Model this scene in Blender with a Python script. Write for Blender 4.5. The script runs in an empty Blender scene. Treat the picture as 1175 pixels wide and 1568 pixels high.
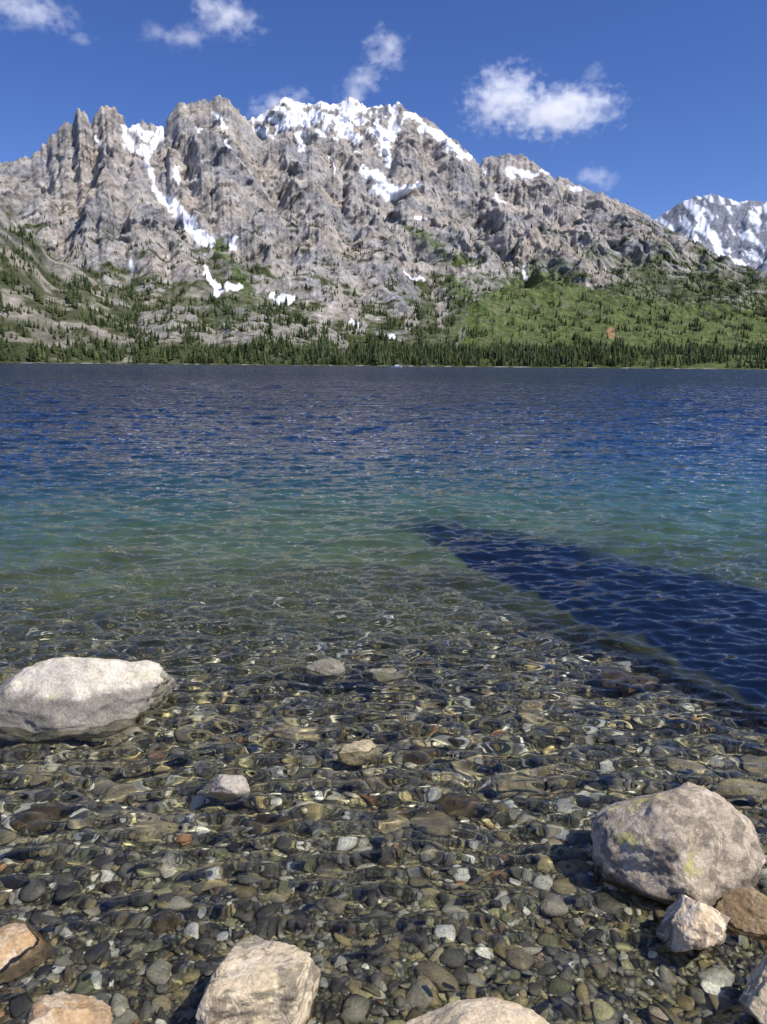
import bpy, bmesh, math, numpy as np, time
from mathutils import Matrix, Vector, noise as mn
T0=time.time()
rng=np.random.default_rng(7)
scene=bpy.context.scene
# ------------------------------------------------------------------ camera
H=1.6; F=1162.0; CX,CY=587.5,784.0
PITCH=math.atan(224.5/F); ROLL=math.radians(0.5)
cam=bpy.data.cameras.new("camera"); camo=bpy.data.objects.new("camera",cam)
scene.collection.objects.link(camo); scene.camera=camo
cam.sensor_fit='VERTICAL'; cam.sensor_height=24; cam.lens=24*F/1568
cam.clip_start=0.05; cam.clip_end=40000
R=Matrix.Rotation(math.pi/2-PITCH,3,'X') @ Matrix.Rotation(ROLL,3,'Z')
M=R.to_4x4(); M.translation=(0,0,H); camo.matrix_world=M
Rn=np.array(R)
def ray(px,py):
    v=np.stack([(np.asarray(px,float)-CX),-(np.asarray(py,float)-CY),-F*np.ones_like(np.asarray(px,float))],-1)
    return v@Rn.T
def proj(x,y,z):
    v=np.stack([x,y,z-H],-1)@Rn
    return CX+F*v[...,0]/-v[...,2], CY-F*v[...,1]/-v[...,2]
def bearing(pts):
    p=np.array(pts,float); r=ray(p[:,0],p[:,1])
    return np.arctan2(r[:,0],r[:,1]), r[:,2]/np.hypot(r[:,0],r[:,1])
def at(px,py,z=0.0):
    r=ray(px,py); t=(z-H)/r[2]; return float(r[0]*t),float(r[1]*t)
# ------------------------------------------------------------------ noise
_p=np.random.default_rng(3).permutation(256)
_a=np.random.default_rng(4).uniform(0,2*np.pi,256); _gx=np.cos(_a); _gy=np.sin(_a)
def perlin(x,y,seed=0):
    xi=np.floor(x).astype(np.int64); yi=np.floor(y).astype(np.int64)
    xf=x-xi; yf=y-yi
    u=xf*xf*xf*(xf*(xf*6-15)+10); v=yf*yf*yf*(yf*(yf*6-15)+10)
    def g(i,j,a,b):
        h=_p[(_p[(i+seed*37)&255]+j)&255]; return _gx[h]*a+_gy[h]*b
    n00=g(xi,yi,xf,yf); n10=g(xi+1,yi,xf-1,yf); n01=g(xi,yi+1,xf,yf-1); n11=g(xi+1,yi+1,xf-1,yf-1)
    return ((n00*(1-u)+n10*u)*(1-v)+(n01*(1-u)+n11*u)*v)*1.5
def fbm(x,y,o=4,seed=0,gain=.5):
    s=0;a=1;t=0
    for i in range(o):
        s=s+a*perlin(x*2**i+i*17.3,y*2**i-i*9.1,seed+i); t+=a; a*=gain
    return s/t
def ridged(x,y,o=4,seed=0,gain=.5):
    s=0;a=1;t=0
    for i in range(o):
        s=s+a*(1-np.abs(perlin(x*2**i+i*7.3,y*2**i-i*5.1,seed+i))*1.6); t+=a; a*=gain
    return s/t
def sst(a,b,x):
    t=np.clip((x-a)/(b-a),0,1); return t*t*(3-2*t)
def mix(a,b,t): return a*(1-t[...,None])+np.asarray(b)*t[...,None]
def poly_in(px,py,P):
    ins=np.zeros(px.shape,bool); n=len(P)
    for i in range(n):
        x1,y1=P[i]; x2,y2=P[(i+1)%n]
        if y1==y2: continue
        c=((y1>py)!=(y2>py))&(px<(x2-x1)*(py-y1)/(y2-y1)+x1); ins^=c
    return ins
def line_mask(px,py,P,lo=.45,hi=.6):
    m=np.zeros(px.shape)
    if len(P)==1: P=[P[0],(P[0][0]+1,P[0][1],P[0][2])]
    for (x1,y1,w1),(x2,y2,w2) in zip(P[:-1],P[1:]):
        dx,dy=x2-x1,y2-y1; t=np.clip(((px-x1)*dx+(py-y1)*dy)/(dx*dx+dy*dy+1e-9),0,1)
        d=np.hypot(px-x1-t*dx,py-y1-t*dy); w=w1+(w2-w1)*t
        m=np.maximum(m,1-sst(w*lo,w*hi,d))
    return m
# ------------------------------------------------------------------ mesh utils
def mesh_np(name,co,faces,mat,cols=None,smooth=True,k=None):
    me=bpy.data.meshes.new(name); n=len(co); f=np.ascontiguousarray(faces,dtype=np.int32); k=f.shape[1]
    me.vertices.add(n); me.vertices.foreach_set("co",np.ascontiguousarray(co,dtype=np.float32).ravel())
    me.loops.add(f.size); me.loops.foreach_set("vertex_index",f.ravel())
    me.polygons.add(len(f)); me.polygons.foreach_set("loop_start",np.arange(0,f.size,k,dtype=np.int32))
    try: me.polygons.foreach_set("loop_total",np.full(len(f),k,dtype=np.int32))
    except Exception: pass
    me.polygons.foreach_set("use_smooth",np.full(len(f),smooth))
    me.update(calc_edges=True)
    if cols is not None:
        a=me.color_attributes.new("Col",'FLOAT_COLOR','POINT')
        c=np.ones((n,4),np.float32); c[:,:cols.shape[1]]=cols
        a.data.foreach_set("color",c.ravel())
    me.materials.append(mat)
    ob=bpy.data.objects.new(name,me); scene.collection.objects.link(ob); return ob
def grid_faces(nr,nc):
    i=np.arange(nr-1)[:,None]*nc+np.arange(nc-1)[None,:]; i=i.ravel()
    return np.stack([i,i+1,i+nc+1,i+nc],1)
# ------------------------------------------------------------------ material helper
class NT:
    def __init__(s,mat): s.t=mat.node_tree; s.t.nodes.clear()
    def n(s,ty,ins=None,**kw):
        nd=s.t.nodes.new(ty)
        for k,v in kw.items(): setattr(nd,k,v)
        for k,v in (ins or {}).items():
            if isinstance(v,bpy.types.NodeSocket): s.t.links.new(v,nd.inputs[k])
            else: nd.inputs[k].default_value=v
        return nd
    def l(s,a,b): s.t.links.new(a,b)
    def math(s,op,a,b=0.0,c=0.0,clamp=False):
        return s.n('ShaderNodeMath',{0:a,1:b,2:c},operation=op,use_clamp=clamp).outputs[0]
    def mr(s,v,a,b,c=0.,d=1.):
        return s.n('ShaderNodeMapRange',{'Value':v,'From Min':a,'From Max':b,'To Min':c,'To Max':d}).outputs[0]
    def mixc(s,f,a,b,bt='MIX'):
        nd=s.t.nodes.new('ShaderNodeMix'); nd.data_type='RGBA'; nd.blend_type=bt
        for i,v in ((0,f),(6,a),(7,b)):
            if isinstance(v,bpy.types.NodeSocket): s.t.links.new(v,nd.inputs[i])
            else: nd.inputs[i].default_value=v if i==0 else (tuple(v)+(1,))[:4]
        return nd.outputs[2]
def newmat(name):
    m=bpy.data.materials.new(name); m.use_nodes=True; return m,NT(m)
receivers=[]

# ================================================================== MOUNTAINS
az=np.radians(np.linspace(-37,37,1150))
d=np.concatenate([np.linspace(1440,2300,200,endpoint=False),np.linspace(2300,4700,640,endpoint=False),np.linspace(4700,5500,50)])
D,A=np.meshgrid(d,az,indexing='ij')
X=D*np.sin(A); Y=D*np.cos(A)
def layer(pts,Fo,Ro,pw,back=900,jag=0):
    a,t=bearing(pts); te=np.interp(az,a,t)
    if jag: te=te+jag*sst(.05,.2,te)*(fbm(az*200,az*0+.5,4,77,.6)+.25*fbm(az*60,az*0+3.3,2,78))
    te=np.maximum(te,0)[None]
    s=np.clip((D-Fo)/(Ro-Fo),0,1)
    h=te*Ro*s**pw
    b=np.clip((D-Ro)/back,0,1)
    return h*(1-b)+H*0, s
L1=[(-200,250),(-100,285),(0,316),(45,345),(75,385),(120,405),(160,440),(210,462),(260,492),(320,522),(370,545),(420,560),(1400,566)]
L2=[(-200,545),(100,545),(180,535),(215,482),(262,470),(300,482),(330,503),(350,486),(400,480),(450,488),(500,500),(545,535),(620,545),(1400,556)]
L3=[(-300,330),(-150,290),(-60,268),(0,253),(40,233),(75,211),(100,186),(110,184),(120,161),(130,166),(139,180),(146,167),(157,158),(176,158),(186,170),(197,182),(207,184),(217,173),(230,182),(244,193),(252,190),(262,170),(272,158),(288,153),(300,149),(310,142),(322,144),(335,140),(350,148),(357,158),(378,182),(400,208),(450,216),(500,238),(560,282),(620,318),(700,350),(800,400),(950,450),(1175,500),(1400,520)]
L4=[(-300,400),(100,300),(330,230),(380,186),(400,174),(430,155),(460,159),(480,160),(492,151),(505,158),(520,158),(540,146),(562,162),(590,160),(612,154),(628,168),(660,191),(700,216),(720,232),(735,240),(755,234),(780,233),(800,240),(822,252),(862,274),(900,288),(940,304),(980,324),(1010,343),(1050,366),(1100,390),(1175,424),(1300,470),(1500,520)]
h1,s1=layer(L1,1510,2150,1.05,500); h2,s2=layer(L2,1530,1900,.8,300)
h3,s3=layer(L3,1750,3700,1.3,1100,.006); h4,s4=layer(L4,1750,4600,1.3,900,.004)
h0=np.clip((D-1500+fbm(X/120,Y/120,2,5)*25)*.12,-6,28)
Hs=np.stack([h0,h1,h2,h3,h4]); Ss=np.stack([s1*0,s1,s2,s3,s4])
dom=Hs.argmax(0); Z=Hs.max(0); S=np.take_along_axis(Ss,dom[None],0)[0]
taper=1-.75*sst(.88,1.,S)
u=X+.45*D; v=D
w1=fbm(X/600,D/600,3,21)*.6
g=ridged(u/430+w1,v/1000,3,31,.5)-.55
g2=ridged(u/190+w1,v/330+w1,3,41,.45)-.55
g4=np.abs(fbm((X-.6*D)/260+w1,v/800,3,55,.45))
amp=sst(20,500,Z)
p0x,p0y=proj(X,Y,Z)
gx=p0x+16*fbm(X/130,D/130,3,57); gy=p0y
gul=np.zeros(Z.shape)
for P in [[(218,185,16),(235,270,26),(280,335,32),(330,390,34)],[(147,180,14),(135,240,24),(108,310,30),(85,380,30)],[(262,200,14),(300,280,26),(345,350,28),(385,400,26)],[(196,180,10),(205,225,16)],[(395,205,14),(430,290,28),(445,400,30)],
          [(500,235,18),(520,320,30),(545,430,34)],[(606,165,14),(598,230,22),(596,300,26)],[(570,300,20),(640,380,32),(668,450,34)],[(640,205,12),(690,290,26),(760,370,30),(800,420,26)],[(735,245,12),(800,310,24),(880,380,26)],[(850,272,10),(920,350,22),(980,400,22)],[(65,225,14),(50,280,22),(20,330,22)],[(190,250,14),(180,330,24),(190,410,24)],[(545,165,12),(530,215,20)],[(470,170,10),(460,225,16)]]:
    gul=np.maximum(gul,line_mask(gx,gy,P,0.,1.3))
Zb_=Z+amp*taper*(140*g+60*g2+120*(g4-.2))-amp*58*gul*(.3+.7*taper)
Z=Zb_+sst(5,60,Z)*(5*(ridged(X/60,D/70,3,51,.5)-.5)+4*fbm(X/25,D/25,2,71))
low=np.isin(dom,[2]); Z=Z+np.where(low,22*g2*sst(10,60,Z),0)
# crags: push the cliff face in and out horizontally (pattern lives in the plane of the face)
fw=fbm(X/220,Z/200,3,61)
cr1=ridged(X/125+fw*.8-Z/330,Z/175-X/600+fw*.6,4,62,.50)-.5
cr2=ridged(X/46-Z/140,Z/46+X/220,4,63,.55)-.5
DR=-(amp*(.3+.7*taper)*(70*cr1+13*cr2)+sst(8,60,Z)*(1-amp)*10*cr2)
Dn=D+DR; X=Dn*np.sin(A); Y=Dn*np.cos(A)
PX,PY=proj(X,Y,Z)
wx=fbm(PX/26,PY/26,4,81,.6); wy=fbm(PX/26+9,PY/26,4,82,.6)
qx=PX+wx*16; qy=PY+wy*16
sn=np.zeros(PX.shape)
SN=[[(218,222,12),(229,262,7),(238,290,10),(262,312,15),(290,340,21),(318,370,17),(322,378,8)],
 [(188,196,8),(200,222,11),(222,240,8)],[(208,196,15),(226,206,13)],[(246,200,13),(234,224,10),(228,240,8)],
 [(270,258,10),(274,280,6)],[(316,412,12),(334,446,14)],[(352,442,13),(370,440,9)],[(358,366,12),(362,380,9)],
 [(200,400,9),(204,414,7)],[(436,460,12),(446,455,9)],[(420,452,6),(426,460,6)],
 [(455,206,12),(461,226,14)],[(560,262,14),(584,278,16),(600,296,16)],[(572,292,12),(620,290,14),(640,288,8)],
 [(590,300,14),(612,302,10)],[(622,176,9),(660,200,10),(700,228,11),(722,240,8)],[(778,260,9),(815,272,12),(824,268,8)],
 [(830,262,6),(840,266,5)],[(545,494,5),(547,502,4)],[(600,514,6),(608,516,5)],[(532,170,24),(530,205,18),(548,212,14)],
 [(800,412,9),(802,418,7)],[(150,460,4),(165,462,4)],[(590,200,16),(592,250,11)],[(145,210,6),(160,225,5)],[(330,180,6),(345,190,5)],[(735,255,6),(745,268,5)],[(620,420,5),(650,432,6)],[(870,285,6),(890,292,5)],[(640,330,6),(655,336,5)],[(505,245,6),(512,262,5)],[(345,215,5),(350,228,4)],[(300,190,4),(308,200,4)],[(760,300,5),(775,306,4)]]
for P in SN: sn=np.maximum(sn,line_mask(qx,qy,P))
field=[(382,186),(425,145),(500,140),(545,135),(606,145),(608,190),(600,235),(588,262),(556,258),(520,214),(455,205),(402,210)]
fm=poly_in(qx,qy,field)
rk=ridged(PX/46+PY/60,PY/42-PX/90,5,91,.55)
sn=np.maximum(sn,np.where(fm,sst(-.0,.06,.64-rk+.0035*(200-PY)-.15*cr2),0))
f2=[(610,160),(660,195),(735,240),(735,262),(680,240),(640,215),(612,200)]
sn=np.maximum(sn,np.where(poly_in(qx,qy,f2),sst(.0,.1,.42-rk),0))
sn=sn*(dom>=3)
# rock colour
r1=fbm(X/260,D/260+Z/200,4,101); r2=fbm(u/60,Z/60,4,102,.6); r3=fbm(X/14,Z/12,3,103)
base=np.ones(PX.shape+(3,))*np.array([.395,.373,.352])
base=mix(base,[.47,.42,.365],sst(.0,.4,r1)); base=mix(base,[.28,.28,.295],sst(.05,.4,-r1))
base=base*(1+.50*r2+.25*r3+.5*cr1+.30*cr2)[...,None]
streak=sst(.1,.45,fbm(u/70,Z/160,4,104)); base=base*(1-.3*streak)[...,None]
yv=np.interp(PX,[0,80,150,250,330,400,500,600,660,700,760,830,900,1000,1175],[325,395,420,425,400,445,462,470,425,425,430,395,405,385,400])
vn=fbm(X/110,D/110+Z/130,4,111); vn2=fbm(X/35,D/35+Z/40,3,112)
veg=sst(-40,45,PY-yv+vn*120+vn2*60)
veg=veg*(1-.75*sst(.25,.5,fbm(X/80,D/60,4,118)))
up=sst(.16,.28,vn2*.6+vn*.6+.0012*(PY-400))*sst(240,330,PY)*.85
right=sst(640,760,PX)
grass=np.ones(PX.shape+(3,))*np.array([.10,.12,.05])
grass=mix(grass,[.095,.135,.045],right*.9)
grass=mix(grass,[.06,.08,.03],sst(0,.4,vn2))
grass=mix(grass,[.20,.18,.11],sst(.15,.5,-vn2)*.7)
col=mix(base,[.065,.075,.04],up*(1-right*.3))
col=col*(1-veg[...,None]*.83)+grass*veg[...,None]*.83
gr=poly_in(qx,qy,[(685,570),(695,505),(735,455),(830,412),(900,440),(960,455),(1200,480),(1200,575)])
gcol=np.array([.135,.180,.062])*(1+.6*vn2+.4*r3)[...,None]
gcol=mix(gcol,[.24,.23,.15],sst(.12,.42,fbm(X/50,D/30,4,119))*.65)
gcol=mix(gcol,[.07,.095,.04],sst(.1,.4,fbm(X/40,D/60,4,120))*.7)
col=np.where(gr[...,None],col*.2+gcol*.8,col)
gg=line_mask(qx,qy,[(622,345,8),(660,375,22),(700,400,18),(740,400,12)])+line_mask(qx,qy,[(335,375,20),(355,410,22),(380,450,20)])+line_mask(qx,qy,[(690,430,20),(735,470,16),(712,520,20)])
col=mix(col,[.10,.15,.045],np.clip(gg,0,1)*.8*sst(-.5,.1,vn2))
kn=(dom==2)&(s2>.3); col=np.where((kn&(vn2<.25))[...,None],col*.2+np.array([.38,.355,.32])*(1+.35*r3)[...,None]*.8,col)
for P in [[(850,372,14),(880,395,24),(915,418,20),(935,430,10)],[(815,378,12),(840,395,10)],[(664,440,12),(676,470,22),(674,500,12)],
          [(205,320,10),(204,355,14),(200,385,12)],[(630,322,14),(700,345,8)],[(10,470,24),(60,500,34),(130,525,26)],[(540,485,30),(545,500,24)],[(515,440,12),(525,465,14)],[(640,480,26),(628,495,16)],[(20,395,16),(40,415,14)],[(150,515,18),(190,530,16)],[(100,380,30),(96,345,14)],[(30,440,12),(70,460,16)]]:
    m=line_mask(qx,qy,P); col=mix(col,[.44,.40,.35],m*.85)
col=mix(col,[.40,.24,.13],line_mask(PX,PY,[(935,506,10),(937,515,8)]))
gl=line_mask(qx,qy,[(712,500,5),(706,520,4),(700,540,4)]); col=mix(col,[.3,.3,.26],gl*.7)
col=mix(col,[.13,.17,.06],(1-sst(3,12,Z))*.7)
ff=sst(520,538,PY)*(1-.8*sst(930,1000,PX)); col=mix(col,[.075,.09,.04],ff*.6)
lf=(dom==1)&(PX<420); tn=fbm(X/90,D/70,4,131)
ltree=lf*sst(-.25,.15,tn); col=mix(col,[.07,.08,.04],ltree*.6)
lbare=lf*sst(.05,.25,-tn)*(PY>380); col=mix(col,[.40,.36,.31],lbare*.8*sst(-.4,.1,vn2+.2))
col=mix(col,[.42,.40,.37],(1-sst(.8,2.2,Z))*sst(0,.3,fbm(X/20,D/20,2,150)))
col=mix(col,[.85,.87,.92],sn)
col=np.clip(col,.01,.95)
alpha=sn[...,None]
mat,N=newmat("mountain_rock")
at_=N.n('ShaderNodeAttribute',attribute_name="Col"); geo=N.n('ShaderNodeNewGeometry')
mp=N.n('ShaderNodeMapping',{'Vector':geo.outputs['Position'],'Scale':(.050,.050,.045)})
nz=N.n('ShaderNodeTexNoise',{'Vector':mp.outputs[0],'Scale':1.,'Detail':6.,'Roughness':.68})
vf=N.mr(nz.outputs[0],.32,.68,.62,1.38)
inv=N.math('SUBTRACT',1.0,at_.outputs['Alpha'])
vf=N.math('ADD',N.math('MULTIPLY',vf,inv),at_.outputs['Alpha'])
cc=N.n('ShaderNodeVectorMath',{0:at_.outputs['Color'],3:vf},operation='SCALE')
bp=N.n('ShaderNodeBump',{'Height':nz.outputs[0],'Distance':18.,'Strength':N.math('MULTIPLY_ADD',inv,.85,.15)})
bs=N.n('ShaderNodeBsdfDiffuse',{'Color':cc.outputs[0],'Normal':bp.outputs[0]})
N.l(bs.outputs[0],N.n('ShaderNodeOutputMaterial').inputs[0])
mesh_np("mountain",np.stack([X,Y,Z],-1).reshape(-1,3),grid_faces(*X.shape),mat,np.concatenate([col,alpha],-1).reshape(-1,4),smooth=True)
print("mountain",time.time()-T0)
# ---- distant mountain
az2=np.radians(np.linspace(14,44,400)); d2=np.linspace(6000,9500,300)
D2,A2=np.meshgrid(d2,az2,indexing='ij'); X2=D2*np.sin(A2); Y2=D2*np.cos(A2)
a,t=bearing([(850,470),(940,380),(1000,338),(1020,322),(1042,307),(1065,301),(1088,298),(1110,306),(1130,311),(1150,306),(1175,310),(1250,330),(1400,370),(1700,420)])
te=np.interp(az2,a,t)[None]+.003*fbm(az2*200,az2*0,3,9)[None]; s=np.clip((D2-6000)/2200,0,1)
Z2=te*8200*s**1.1*(1-np.clip((D2-8200)/1400,0,1)*.8)
tp=1-.8*sst(.85,1,s)
u2=X2*.8-D2*.5
Z2=Z2+sst(0,500,Z2)*(tp*(260*(ridged(u2/420,D2/1400,4,12,.5)-.55)))
c_=ridged(X2/170-Z2/300,Z2/420,4,13,.55)-.5
D2n=D2-sst(0,500,Z2)*c_*90*(.3+.7*tp); X2=D2n*np.sin(A2); Y2=D2n*np.cos(A2)
P2x,P2y=proj(X2,Y2,Z2)
n2=ridged(P2x/30-P2y/46,P2y/60+P2x/90,5,14,.55); c2=np.ones(Z2.shape+(3,))*np.array([.25,.27,.32])*(1+.4*fbm(X2/80,Z2/80,4,15)+.4*c_)[...,None]  # blue-grey rock colour has the aerial haze painted in
sn2=sst(.0,.08,.58-n2+.0010*(330-P2y)+.3*fbm(P2x/50,P2y/50,2,16))*sst(430,400,P2y)
c2=mix(c2,[.80,.84,.92],sn2)
mesh_np("distant_mountain",np.stack([X2,Y2,Z2],-1).reshape(-1,3),grid_faces(*Z2.shape),mat,np.concatenate([np.clip(c2,.01,.95),sn2[...,None]],-1).reshape(-1,4),smooth=True)

# ================================================================== FOREST
el=(Z-H)/D; cm=np.maximum.accumulate(el,0); vis=el>cm-.006
dd=np.gradient(d)[:,None]; area=D*dd*(az[1]-az[0])
tn2=fbm(X/70,D/70+Z/90,4,141); tn3=fbm(X/38,D/90,3,142)
den=np.zeros(PX.shape)
shore=sst(524,546,PY+tn3*26)*(1-.90*sst(940,975,PX))*sst(-.25,.15,tn3+.08-.12*sst(200,60,PX))
den=np.maximum(den,shore)
den=np.maximum(den,ltree*.75*sst(-.2,.2,tn2+.08))
mid=sst(0,25,PY-yv+vn*60)*sst(0,.22,tn2+.03)
den=np.maximum(den,mid*.7)
den=np.maximum(den,sst(290,390,PY)*sst(.04,.25,tn2+vn*.3)*.4)
den=np.maximum(den,sst(900,1000,PX)*sst(345,400,PY)*sst(-.2,.3,tn2)*.3)
den=den*(1-.85*(gr&(PY<534))*sst(.38,.12,tn2))*(1-np.clip(sn*2,0,1))*(Z>1.5)*vis
pr=(den*area).ravel(); NTR=27000
idx=rng.choice(len(pr),NTR,p=pr/pr.sum())
tx=X.ravel()[idx]+rng.uniform(-3,3,NTR); ty=Y.ravel()[idx]+rng.uniform(-3,3,NTR); tz=Z.ravel()[idx]-1.0
th=np.clip(rng.normal(12.,4.6,NTR),4,26)*np.clip(1+1.0*tn3.ravel()[idx],.45,1.7)*(1+.15*(PY.ravel()[idx]>535))*np.where(PY.ravel()[idx]<430,.85,1)
def conifer():
    V=[];Fc=[]
    ns=7
    for (z0,z1,r) in [(.10,.48,.20),(.28,.66,.165),(.47,.83,.12),(.66,1.0,.075)]:
        b=len(V); V.append((0,0,z1))
        for k in range(ns):
            a=2*math.pi*k/ns+z0*5; rr=r*(1 if k%2 else .68); V.append((rr*math.cos(a),rr*math.sin(a),z0-(.03 if k%2 else -.02)))
        for k in range(ns): Fc.append((b,b+1+k,b+1+(k+1)%ns))
    b=len(V)
    for k in range(3):
        a=2*math.pi*k/3; V.append((.018*math.cos(a),.018*math.sin(a),0))
    V.append((0,0,.5))
    for k in range(3): Fc.append((b+k,b+(k+1)%3,b+3))
    return np.array(V),np.array(Fc)
cv,cf=conifer(); nv=len(cv)
ra=rng.uniform(0,6.28,NTR); wd=rng.uniform(.8,1.5,NTR)
jit=1+rng.uniform(-.3,.3,(NTR,nv))
bx=cv[None,:,0]*jit; by=cv[None,:,1]*jit
V=np.stack([(bx*np.cos(ra)[:,None]-by*np.sin(ra)[:,None])*(th*wd)[:,None]+tx[:,None],
            (bx*np.sin(ra)[:,None]+by*np.cos(ra)[:,None])*(th*wd)[:,None]+ty[:,None],
            cv[None,:,2]*th[:,None]+tz[:,None]],-1)
Fa=(cf[None]+(np.arange(NTR)*nv)[:,None,None]).reshape(-1,3)
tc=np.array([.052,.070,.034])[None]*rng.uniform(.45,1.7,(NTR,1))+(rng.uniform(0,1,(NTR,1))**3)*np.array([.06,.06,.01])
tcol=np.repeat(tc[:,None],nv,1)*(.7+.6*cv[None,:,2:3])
mt,N=newmat("conifer_foliage")
a_=N.n('ShaderNodeAttribute',attribute_name="Col")
b_=N.n('ShaderNodeBsdfDiffuse',{'Color':a_.outputs['Color']}); N.l(b_.outputs[0],N.n('ShaderNodeOutputMaterial').inputs[0])
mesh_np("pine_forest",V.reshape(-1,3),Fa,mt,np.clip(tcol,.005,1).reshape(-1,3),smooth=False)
print("forest",time.time()-T0)

# ================================================================== LAKE BED
def bedz(x,y):
    r=y
    z=-.035-.05*(r-1.3)-.012*np.clip(r-1.3,0,9)**2 +.03*np.clip(x-.5,0,1)*np.clip(2.2-r,0,1)
    z=np.where(r<1.3,-.035+.16*(1.3-r),z)
    return z+.010*fbm(x/.35,y/.35,3,201)+.02*fbm(x/1.3,y/1.3,2,205)
yb=np.concatenate([np.linspace(-6,1,30,endpoint=False),1+np.geomspace(.01,9,400)-.01,np.geomspace(10.2,1600,50)])
ub=np.linspace(-1,1,400)
Yb=yb[:,None]*np.ones_like(ub); Xb=ub[None]*(3+1.1*np.clip(yb,0,None))[:,None]
Zb=bedz(Xb,Yb); Zb=np.maximum(Zb,-12)
mb,N=newmat("gravel_bed")
geo=N.n('ShaderNodeNewGeometry')
w=N.n('ShaderNodeTexNoise',{'Vector':geo.outputs['Position'],'Scale':9.,'Detail':2.})
wv=N.n('ShaderNodeVectorMath',{0:w.outputs['Color'],1:(.06,.06,.06),2:geo.outputs['Position']},operation='MULTIPLY_ADD')
v1=N.n('ShaderNodeTexVoronoi',{'Vector':wv.outputs[0],'Scale':60.}); v2=N.n('ShaderNodeTexVoronoi',{'Vector':wv.outputs[0],'Scale':22.})
sep=N.n('ShaderNodeSeparateColor',{0:v2.outputs['Color']}); sep1=N.n('ShaderNodeSeparateColor',{0:v1.outputs['Color']})
def ramp(N,f,st,interp='CONSTANT'):
    r=N.n('ShaderNodeValToRGB',{0:f}); e=r.color_ramp; e.interpolation=interp
    while len(e.elements)<len(st): e.elements.new(.5)
    for k,(p,c) in enumerate(st): e.elements[k].position=p; e.elements[k].color=tuple(c)+(1,)
    return r.outputs[0]
PAL=[(0,(.08,.07,.05)),(.2,(.17,.145,.08)),(.4,(.28,.245,.13)),(.55,(.25,.235,.17)),(.7,(.40,.36,.19)),(.85,(.50,.46,.32)),(.94,(.7,.67,.54))]
c1=ramp(N,sep1.outputs[0],PAL); c2_=ramp(N,sep.outputs[0],PAL)
cc=N.mixc(.5,c1,c2_); dk=N.mr(v1.outputs['Distance'],0.,.75,1.25,.25)
cc=N.n('ShaderNodeVectorMath',{0:cc,3:dk},operation='SCALE').outputs[0]
bp=N.n('ShaderNodeBump',{'Height':v1.outputs['Distance'],'Distance':-.012,'Strength':.9})
b_=N.n('ShaderNodeBsdfPrincipled',{'Base Color':cc,'Roughness':.55,'Normal':bp.outputs[0]})
N.l(b_.outputs[0],N.n('ShaderNodeOutputMaterial').inputs[0])
receivers.append(mesh_np("lake_bed",np.stack([Xb,Yb,Zb],-1).reshape(-1,3),grid_faces(*Xb.shape),mb))
# ---- pebbles
bm=bmesh.new(); bmesh.ops.create_icosphere(bm,subdivisions=2,radius=1); bm.verts.ensure_lookup_table()
iv=np.array([v.co[:] for v in bm.verts]); fi=np.array([[v.index for v in f.verts] for f in bm.faces]); bm.free()
protos=[]
for k in range(14):
    q=iv.copy(); r_=np.random.default_rng(k+50)
    for j in range(9):
        nn=r_.normal(size=3); nn/=np.linalg.norm(nn); o=r_.uniform(.4,.75)
        dp=q@nn; q=q-np.clip(dp-o,0,None)[:,None]*nn
    q*=np.array([1.15,r_.uniform(.55,.95),r_.uniform(.3,.55)]); protos.append(q)
protos=np.array(protos)
NP=34000
py_=1.0+6.0*rng.uniform(0,1,NP)**1.35; px_=rng.uniform(-1,1,NP)*(.66*py_+.35)
sz=np.exp(rng.normal(math.log(.0132),.50,NP))*(1+.15*(py_-1.3)); sz=np.clip(sz,.005,.055)
big=rng.uniform(0,1,NP)<.008; sz=np.where(big,np.clip(sz,.013,1)*2.6,sz)
pk=rng.integers(0,14,NP); ra=rng.uniform(0,6.28,NP)
q=protos[pk]*sz[:,None,None]
q[...,2]*=np.where(big,.7,1)[:,None]
tx_=rng.normal(0,.25,NP)
qz=q[...,2]+q[...,0]*tx_[:,None]
V=np.stack([q[...,0]*np.cos(ra)[:,None]-q[...,1]*np.sin(ra)[:,None]+px_[:,None],
            q[...,0]*np.sin(ra)[:,None]+q[...,1]*np.cos(ra)[:,None]+py_[:,None],
            qz+(bedz(px_,py_)+sz*.15)[:,None]],-1)
pal=np.array([[.055,.050,.043],[.11,.10,.08],[.18,.165,.135],[.29,.265,.215],[.21,.165,.085],[.36,.29,.15],[.50,.46,.37],[.78,.75,.66],[.34,.19,.09],[.18,.18,.10],[.44,.40,.21]])
pp=np.array([.16,.16,.15,.13,.09,.09,.095,.07,.010,.08,.065]); pp/=pp.sum()
pc=pal[rng.choice(len(pal),NP,p=pp)]*rng.uniform(.75,1.25,(NP,1))
pc=np.where(big[:,None],np.array([.30,.25,.16])*rng.uniform(.5,1.3,(NP,1)),pc)
pc=pc*(1+.25*sst(3,5.5,py_))[:,None]
mp_,N=newmat("pebble")
a_=N.n('ShaderNodeAttribute',attribute_name="Col"); geo=N.n('ShaderNodeNewGeometry')
nz=N.n('ShaderNodeTexNoise',{'Vector':geo.outputs['Position'],'Scale':120.,'Detail':5.,'Roughness':.7})
cc=N.n('ShaderNodeVectorMath',{0:a_.outputs['Color'],3:N.mr(nz.outputs[0],.3,.7,.5,1.5)},operation='SCALE').outputs[0]
bp=N.n('ShaderNodeBump',{'Height':nz.outputs[0],'Distance':.003,'Strength':.6})
b_=N.n('ShaderNodeBsdfPrincipled',{'Base Color':cc,'Roughness':.5,'Normal':bp.outputs[0]})
N.l(b_.outputs[0],N.n('ShaderNodeOutputMaterial').inputs[0])
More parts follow.
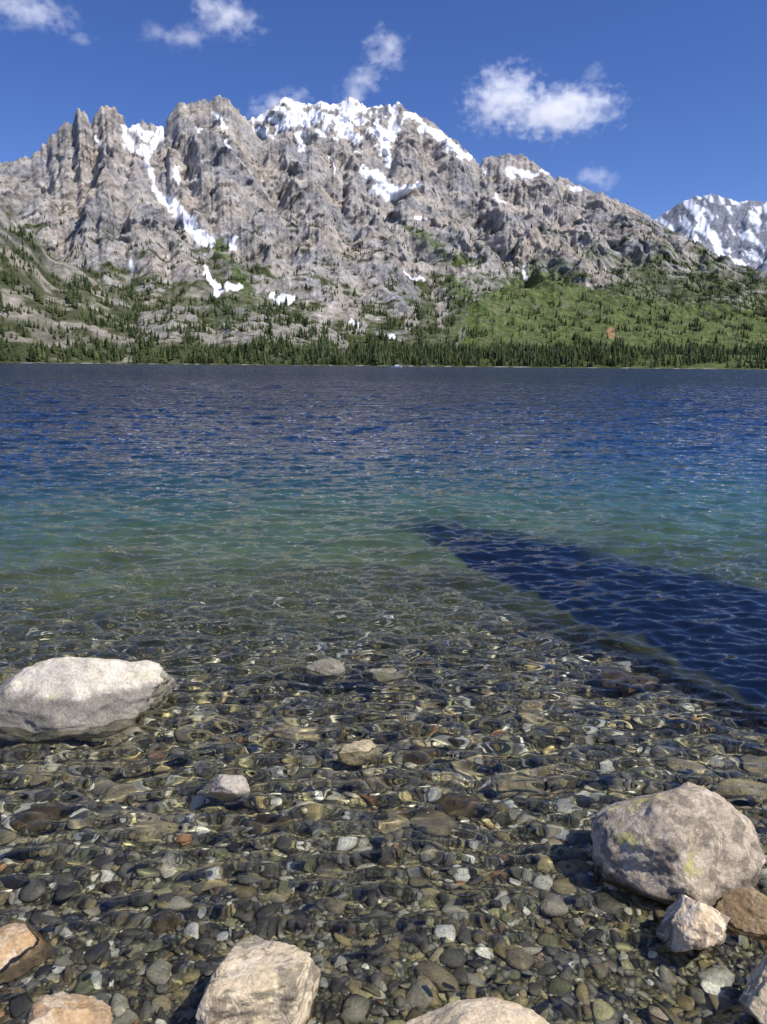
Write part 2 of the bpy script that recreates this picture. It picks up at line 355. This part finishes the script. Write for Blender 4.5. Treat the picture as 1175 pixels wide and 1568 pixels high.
receivers.append(mesh_np("gravel",V.reshape(-1,3),(fi[None]+(np.arange(NP)*len(iv))[:,None,None]).reshape(-1,3),mp_,np.repeat(pc[:,None],len(iv),1).reshape(-1,3)))
print("pebbles",time.time()-T0)

# ================================================================== WATER
ra_=np.concatenate([np.geomspace(.9,90,1000,endpoint=False),np.geomspace(90,1560,60)])
aw=np.radians(np.linspace(-50,50,600))
Rw,Aw=np.meshgrid(ra_,aw,indexing='ij'); Xw=Rw*np.sin(Aw); Yw=Rw*np.cos(Aw)
cell=Rw*(aw[1]-aw[0])
def wave(lx,ly,amp,seed,rot,sharp=0):
    c,s_=math.cos(rot),math.sin(rot); x=(Xw*c+Yw*s_); y=(-Xw*s_+Yw*c)
    n=perlin(x/lx+.3*perlin(x/lx/2,y/ly/2,seed+3),y/ly,seed)
    if sharp: n=(1-2*np.abs(n))*.6
    return n*amp*sst(1.4,3.5,lx/cell)
Zw=wave(.15,.070,.0110,1,.1,0)+wave(.085,.05,.0068,2,-.35)+wave(.34,.15,.0135,3,.2)+wave(.22,.11,.0100,9,-.25)
calm=sst(1.3,3.2,Yw)
Zw=Zw*(.74+.26*calm)
Zw=Zw+sst(2.5,8,Rw)*(wave(.9,.32,.026,4,.15)+wave(.55,.22,.020,5,-.1,1))+sst(7,25,Rw)*(wave(2.6,.9,.055,6,.1)+wave(1.5,.5,.035,8,.25)+wave(5,1.8,.08,7,-.1))
Zw=Zw*(1-sst(70,90,Rw))
Pwx,Pwy=proj(Xw,Yw,Zw*0)
nb=fbm(Xw/1.5,Yw/1.0,3,301); nb2=fbm(Xw/.5,Yw/.35,3,302)
rt=sst(.05,.5,Xw/Yw)
dist=Yw*(1+.18*nb)*(1+.14*sst(0,.5,-Xw/Yw))*(1-.08*rt)
ds=[0,3.0,3.8,4.6,5.6,7,8.5,10.5,14,20,40,2000]
cs=np.array([[.05,.05,.02],[.08,.09,.035],[.115,.13,.05],[.135,.160,.068],[.135,.172,.078],[.100,.155,.085],[.056,.112,.084],[.024,.062,.074],[.009,.031,.060],[.006,.020,.047],[.004,.015,.037],[.004,.013,.032]])
os_=[0,.0,.03,.12,.32,.56,.78,.95,1,1,1,1]
wc=np.stack([np.interp(dist,ds,cs[:,k]) for k in range(3)],-1); wo=np.interp(dist,ds,os_)
wc=wc*(1-rt[...,None]*(1-np.array([.75,1.0,1.25]))*sst(3.8,6,Yw)[...,None])
wo=np.clip(wo*(1+.6*nb2),0,1)
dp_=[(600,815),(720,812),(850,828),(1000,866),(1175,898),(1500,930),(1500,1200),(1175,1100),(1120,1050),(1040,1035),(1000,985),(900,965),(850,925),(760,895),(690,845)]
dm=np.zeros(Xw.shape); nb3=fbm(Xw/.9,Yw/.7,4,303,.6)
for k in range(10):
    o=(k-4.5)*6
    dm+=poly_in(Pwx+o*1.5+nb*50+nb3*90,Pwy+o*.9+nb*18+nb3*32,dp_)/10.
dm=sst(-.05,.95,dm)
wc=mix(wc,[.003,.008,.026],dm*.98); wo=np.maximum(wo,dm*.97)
mw,N=newmat("lake_water")
a_=N.n('ShaderNodeAttribute',attribute_name="Col"); geo=N.n('ShaderNodeNewGeometry')
mpp=N.n('ShaderNodeMapping',{'Vector':geo.outputs['Position'],'Scale':(.45,1.1,1.)})
n1=N.n('ShaderNodeTexNoise',{'Vector':mpp.outputs[0],'Scale':1.3,'Detail':6.,'Roughness':.62})
mpp2=N.n('ShaderNodeMapping',{'Vector':geo.outputs['Position'],'Scale':(.05,.16,1.)})
n3=N.n('ShaderNodeTexNoise',{'Vector':mpp2.outputs[0],'Scale':1.3,'Detail':5.,'Roughness':.6})
ln=N.n('ShaderNodeVectorMath',{0:geo.outputs['Position']},operation='LENGTH').outputs['Value']
b1=N.n('ShaderNodeBump',{'Height':n1.outputs[0],'Distance':.28,'Strength':N.mr(ln,5.,30.,.0,1.)})
b2=N.n('ShaderNodeBump',{'Height':n3.outputs[0],'Distance':2.6,'Strength':N.mr(ln,20.,120.,0.,1.),'Normal':b1.outputs[0]})
fr=N.n('ShaderNodeFresnel',{'IOR':1.33,'Normal':b2.outputs[0]})
gl_=N.n('ShaderNodeBsdfGlossy',{'Color':(1,1,1,1),'Roughness':N.mr(ln,3.,100.,.02,.13),'Normal':b2.outputs[0]})
tr=N.n('ShaderNodeBsdfRefraction',{'Color':(.98,1.,.93,1),'IOR':1.33,'Roughness':0.})
df=N.n('ShaderNodeBsdfDiffuse',{'Color':a_.outputs['Color'],'Normal':b2.outputs[0]})
m1=N.n('ShaderNodeMixShader',{0:a_.outputs['Alpha'],1:tr.outputs[0],2:df.outputs[0]})
m2=N.n('ShaderNodeMixShader',{0:fr.outputs[0],1:m1.outputs[0],2:gl_.outputs[0]})
N.l(m2.outputs[0],N.n('ShaderNodeOutputMaterial').inputs[0])
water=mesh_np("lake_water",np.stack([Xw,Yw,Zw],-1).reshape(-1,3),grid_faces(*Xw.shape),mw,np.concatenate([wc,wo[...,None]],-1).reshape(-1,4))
print("water",time.time()-T0)

# ================================================================== ROCKS
def rockmat(name,c1,c2,lichen=.0,dark=.3,wet=.035,spk=.6,pale=.3):
    m,N=newmat(name); tc=N.n('ShaderNodeTexCoord'); geo=N.n('ShaderNodeNewGeometry'); o=tc.outputs['Object']
    n1=N.n('ShaderNodeTexNoise',{'Vector':o,'Scale':9.,'Detail':6.,'Roughness':.65})
    n2=N.n('ShaderNodeTexNoise',{'Vector':o,'Scale':85.,'Detail':5.,'Roughness':.7})
    n3=N.n('ShaderNodeTexNoise',{'Vector':o,'Scale':11.,'Detail':8.,'Roughness':.72,'Distortion':.6})
    n5=N.n('ShaderNodeTexNoise',{'Vector':N.n('ShaderNodeVectorMath',{0:o,1:(7.1,4.7,1.2)},operation='ADD').outputs[0],'Scale':14.,'Detail':7.,'Roughness':.7})
    n4=N.n('ShaderNodeTexVoronoi',{'Vector':o,'Scale':140.})
    c=N.mixc(N.mr(n1.outputs[0],.35,.65),c1,c2)
    c=N.mixc(N.math('MULTIPLY',N.mr(n5.outputs[0],.52,.58),pale),c,(.80,.72,.58))
    c=N.mixc(N.math('MULTIPLY',N.mr(n3.outputs[0],.50,.56),dark),c,(.13,.105,.08))
    if lichen>0:
        nl=N.n('ShaderNodeTexNoise',{'Vector':N.n('ShaderNodeVectorMath',{0:o,1:(3.1,1.7,5.2)},operation='ADD').outputs[0],'Scale':7.,'Detail':7.,'Roughness':.7})
        c=N.mixc(N.math('MULTIPLY',N.mr(nl.outputs[0],.56,.62),lichen),c,(.48,.46,.15))
    c=N.n('ShaderNodeVectorMath',{0:c,3:N.mr(n2.outputs[0],.3,.7,1-spk*.6,1+spk*.5)},operation='SCALE').outputs[0]
    sx=N.n('ShaderNodeSeparateXYZ',{0:geo.outputs['Position']})
    zz=N.math('MULTIPLY_ADD',n3.outputs[0],-.10,sx.outputs[2])
    wm=N.mr(zz,wet-.075,wet-.045,1.,0.)
    c=N.mixc(wm,c,N.n('ShaderNodeVectorMath',{0:c,3:.38},operation='SCALE').outputs[0])
    hh=N.math('ADD',N.math('MULTIPLY',n2.outputs[0],.25),N.math('ADD',n3.outputs[0],N.math('MULTIPLY',n4.outputs[0],.1)))
    bp=N.n('ShaderNodeBump',{'Height':hh,'Distance':.018,'Strength':.7})
    b=N.n('ShaderNodeBsdfPrincipled',{'Base Color':c,'Roughness':N.mr(wm,0.,1.,.9,.35),'Specular IOR Level':.25,'Normal':bp.outputs[0]})
    N.l(b.outputs[0],N.n('ShaderNodeOutputMaterial').inputs[0]); return m
def rock(name,loc,dims,seed,mat,rz=0.,cuts=9,cr=(.55,.85),ns=.09,extra=(),sub=6):
    bm=bmesh.new(); bmesh.ops.create_icosphere(bm,subdivisions=sub,radius=1); r_=np.random.default_rng(seed)
    q=np.array([v.co[:] for v in bm.verts])
    pl=[]
    for j in range(cuts):
        n=r_.normal(size=3); n/=np.linalg.norm(n); pl.append((n,r_.uniform(*cr)))
    for e in extra: n=np.array(e[:3],float); n/=np.linalg.norm(n); pl.append((n,e[3]))
    for n,o in pl:
        dp=q@n; q=q-np.clip(dp-o,0,None)[:,None]*n*.95
    so=seed*3.7
    for i,v in enumerate(bm.verts):
        p=Vector(q[i]); k=mn.fractal(p*1.6+Vector((so,0,0)),.9,2.,4)*ns+ mn.fractal(p*5+Vector((0,so,0)),.6,2.,4)*ns*.45
        p=p*(1+k)
        v.co=(p.x*dims[0]/2,p.y*dims[1]/2,p.z*dims[2]/2)
    me=bpy.data.meshes.new(name)
    for f in bm.faces: f.smooth=True
    bm.to_mesh(me); bm.free(); me.materials.append(mat)
    ob=bpy.data.objects.new(name,me); ob.location=loc; ob.rotation_euler=(0,0,rz); scene.collection.objects.link(ob); receivers.append(ob); return ob
G=rockmat("granite_pale",(.62,.56,.45),(.80,.74,.62),lichen=.5,dark=.2,wet=.13,pale=.6)
Gm=rockmat("granite_grey",(.42,.35,.26),(.56,.47,.36),lichen=.8,dark=.6,wet=.05,pale=.45)
Gt=rockmat("granite_tan",(.68,.52,.33),(.80,.68,.50),lichen=.0,dark=.75,wet=.03,pale=.5)
Gc=rockmat("granite_cream",(.64,.51,.33),(.76,.65,.46),lichen=.15,dark=.65,wet=.03,pale=.4)
Gc2=rockmat("granite_buff",(.66,.52,.34),(.74,.62,.44),lichen=.0,dark=.12,wet=.0,pale=.3)
Go=rockmat("rock_orange",(.46,.29,.14),(.60,.44,.27),lichen=.0,dark=.35,wet=.0,pale=.4)
Gb=rockmat("rock_brown",(.27,.185,.10),(.36,.26,.15),lichen=.2,dark=.5,wet=.0,pale=.15)
Gs=rockmat("rock_submerged",(.42,.34,.20),(.55,.46,.30),lichen=.0,dark=.35,wet=-.6)
Gg=rockmat("rock_greyshore",(.40,.36,.30),(.48,.43,.36),lichen=.0,dark=.2,wet=-.6,pale=.1)
rock("boulder",(-1.47,3.38,.02),(.98,.62,.44),11,G,.12,8,(.65,.9),.08,[(.5,-.8,.4,.75)])
rock("boulder",(.965,2.24,.045),(.56,.46,.40),23,Gm,.3,9,(.72,.92),.07,[(-.7,-.6,.15,.85)])
x,y=at(1068,1452); rock("boulder",(x,y+.04,.04),(.22,.18,.18),31,Gt,.4,9,(.6,.82),.09)
rock("boulder",(-.29,1.64,.07),(.43,.34,.28),47,Gc,.5,11,(.5,.75),.09,[(0,.1,1,.65)])
rock("boulder",(.225,1.45,.03),(.46,.30,.24),53,Gc2,.1,6,(.7,.9),.06)
rock("boulder",(-.75,1.50,.04),(.25,.22,.19),61,Go,.6,9,(.55,.8),.1)
x,y=at(15,1450); rock("boulder",(x,y,-.03),(.24,.2,.12),67,Go,.2,8,(.6,.85),.08)
x,y=at(1185,1560); rock("boulder",(x+.04,y,.05),(.26,.26,.22),71,Gc,.2,8,(.6,.85),.08)
x,y=at(1165,1412); rock("boulder",(x,y+.03,.0),(.24,.16,.13),73,Gb,.1,8,(.6,.85),.08)
sub=[(350,1204,.21,.14,.14,Gg,-.01),(545,1146,.20,.15,.13,Gs,-.03),(500,1022,.26,.18,.15,G,-.025),(585,1028,.24,.18,.12,G,-.04),
 (850,1374,.10,.08,.06,Gg,-.05),(520,1402,.14,.11,.07,Go,-.09),(610,1240,.17,.14,.08,Gs,-.12),(180,1192,.16,.13,.08,Gs,-.13),
 (318,1312,.15,.11,.06,Gs,-.10),(790,1180,.2,.15,.09,Gs,-.13),(700,1210,.22,.15,.08,Gb,-.13),(1140,1195,.24,.16,.1,Gs,-.08),
 (960,1022,.34,.25,.14,Gb,-.16),(420,1240,.22,.16,.07,Gb,-.12),(1050,1150,.2,.15,.08,Gs,-.15),(230,1250,.17,.12,.07,Gs,-.11),(640,1130,.2,.15,.08,Gb,-.15),(1000,1250,.15,.1,.05,Gb,-.09),(450,1095,.25,.18,.1,Gs,-.2),(760,1090,.25,.18,.1,Gs,-.22),(60,1230,.2,.15,.08,Gb,-.11),(250,1400,.10,.08,.05,Gb,-.07)]
for i,(a,b,w_,l_,h_,m_,z_) in enumerate(sub):
    x,y=at(a,b); rock("submerged_stone",(x,y,z_),(w_,l_,h_),100+i,m_,rng.uniform(-.5,.5),8,(.6,.85),.09,sub=5)

# ================================================================== BOAT
def boat():
    e=bpy.data.objects.new("motorboat",None); scene.collection.objects.link(e)
    m,N=newmat("white_hull"); b=N.n('ShaderNodeBsdfPrincipled',{'Base Color':(.8,.8,.8,1),'Roughness':.3}); N.l(b.outputs[0],N.n('ShaderNodeOutputMaterial').inputs[0])
    bm=bmesh.new(); secs=[]
    for xx,w,k in [(-4,1.1,0),(-2,1.25,0),(0,1.25,0),(2,.95,.1),(3.4,.45,.3),(4.2,.03,.45)]:
        secs.append([bm.verts.new(p) for p in [(xx,-w,1+k),(xx,-w*.8,0),(xx,0,-.3+k),(xx,w*.8,0),(xx,w,1+k)]])
    for a,b2 in zip(secs[:-1],secs[1:]):
        for k in range(4): bm.faces.new((a[k],a[k+1],b2[k+1],b2[k]))
        bm.faces.new((a[4],a[0],b2[0],b2[4]))
    bm.faces.new(secs[0]); me=bpy.data.meshes.new("hull"); bm.to_mesh(me); bm.free(); me.materials.append(m)
    h=bpy.data.objects.new("hull",me); scene.collection.objects.link(h); h.parent=e
    bm=bmesh.new(); bmesh.ops.create_cube(bm,size=1)
    for v in bm.verts:
        t=v.co.z>0; v.co=Vector((v.co.x*(1.8 if t else 3.0)-.3,v.co.y*(1.5 if t else 1.9),1.0+(v.co.z+.5)*1.1))
    bmesh.ops.bevel(bm,geom=bm.edges[:],offset=.1,segments=2)
    me=bpy.data.meshes.new("cabin"); bm.to_mesh(me); bm.free(); me.materials.append(m)
    c=bpy.data.objects.new("cabin",me); scene.collection.objects.link(c); c.parent=e
    bm=bmesh.new(); pts=[(-4,-.8),(-16,-2.2),(-18,0),(-16,2.2),(-4,.8)]
    vs=[bm.verts.new((a,b3,.12)) for a,b3 in pts]; bm.faces.new(vs)
    me=bpy.data.meshes.new("wake"); bm.to_mesh(me); bm.free(); me.materials.append(m)
    c=bpy.data.objects.new("wake",me); scene.collection.objects.link(c); c.parent=e
    e.location=(9,600,.1); e.rotation_euler=(0,0,math.radians(170))
boat()

# ================================================================== CLOUDS
clouds=[(770,150,120,90,.3,1.),(860,172,170,70,.05,1.),(592,78,62,62,.5,.75),(556,122,80,46,.6,.6),(345,22,100,52,-.2,.7),(290,55,90,30,.3,.4),(40,15,120,44,0,.6),(432,162,100,40,.2,.7),(540,150,60,30,.2,.5),(912,272,70,36,-.2,.45),(912,112,40,28,0,.4),(122,62,50,20,0,.35),(235,50,50,26,.2,.3)]
def cloudmat(i,k):
    m,N=newmat("cloud_vapour"); tc=N.n('ShaderNodeTexCoord'); o=tc.outputs['Object']; geo=N.n('ShaderNodeNewGeometry')
    ofs=N.n('ShaderNodeVectorMath',{0:geo.outputs['Position'],1:(.0042,.0042,.0056),2:(i*7.1,i*3.3,0)},operation='MULTIPLY_ADD')
    nz=N.n('ShaderNodeTexNoise',{'Vector':ofs.outputs[0],'Scale':2.2,'Detail':4.,'Roughness':.68})
    ln=N.n('ShaderNodeVectorMath',{0:o},operation='LENGTH').outputs['Value']
    f=N.math('ADD',N.math('MULTIPLY',nz.outputs[0],3.0),N.math('MULTIPLY',ln,-1.25))
    f=N.mr(f,.68,1.7)
    dn=N.math('MULTIPLY',f,.0085*k)
    vol=N.n('ShaderNodeVolumePrincipled',{'Color':(1,1,1,1),'Density':dn,'Anisotropy':.2,'Emission Strength':N.math('MULTIPLY',dn,.55),'Emission Color':(.90,.91,1,1)})  # added glow stands in for sunlight scattered many times in the cloud
    out=N.n('ShaderNodeOutputMaterial'); N.l(vol.outputs[0],out.inputs['Volume'])
    try: m.cycles.volume_step_rate=1.5
    except Exception: pass
    return m
for i,(cx,cy,w_,h_,rot,k) in enumerate(clouds):
    r=ray(cx,cy); r=r/np.hypot(r[0],r[1]); dist_=6400+i*35; c=r*dist_; c[2]+=H
    slant=np.linalg.norm(r)*dist_; sc=slant/F*.94
    bm=bmesh.new(); bmesh.ops.create_icosphere(bm,subdivisions=3,radius=1)
    me=bpy.data.meshes.new("cloud"); bm.to_mesh(me); bm.free(); me.materials.append(cloudmat(i,k))
    ob=bpy.data.objects.new("cloud",me); scene.collection.objects.link(ob)
    ob.location=c; ob.scale=(w_/2*sc*1.3,max(w_,h_)/2*sc*.8,h_/2*sc*1.3); ob.rotation_euler=(0,-rot,-math.atan2(r[0],r[1]))

# ================================================================== LIGHT
EL,AZ=math.radians(53),math.radians(114)
wd=bpy.data.worlds.new("World"); scene.world=wd; wd.use_nodes=True
N=NT(wd)
sky=N.n('ShaderNodeTexSky',sky_type='NISHITA'); sky.sun_disc=False; sky.sun_elevation=EL; sky.sun_rotation=AZ
sky.altitude=2000; sky.air_density=1.0; sky.dust_density=.3; sky.ozone_density=3.0
hsv=N.n('ShaderNodeHueSaturation',{'Hue':.510,'Saturation':1.18,'Value':1.0,'Color':sky.outputs[0]})
tint=N.n('ShaderNodeVectorMath',{0:hsv.outputs[0],1:(1.08,1.10,1.32)},operation='MULTIPLY')
bg=N.n('ShaderNodeBackground',{'Color':tint.outputs[0],'Strength':.1}); N.l(bg.outputs[0],N.n('ShaderNodeOutputWorld').inputs[0])
sl=bpy.data.lights.new("sun",'SUN'); sl.energy=5.0; sl.angle=math.radians(.5); sl.color=(1,.935,.84)
so=bpy.data.objects.new("sun",sl); scene.collection.objects.link(so)
dv=Vector((math.sin(AZ)*math.cos(EL),math.cos(AZ)*math.cos(EL),math.sin(EL)))
so.rotation_euler=dv.to_track_quat('Z','Y').to_euler()
try:
    sl.cycles.is_caustics_light=True
    water.cycles.is_caustics_caster=True
    for o in receivers: o.cycles.is_caustics_receiver=True
    print("caustics on",len(receivers))
except Exception as e: print("caustics fail",e)
scene.view_settings.view_transform='Standard'; scene.view_settings.look='None'; scene.view_settings.exposure=0
print("done",time.time()-T0)
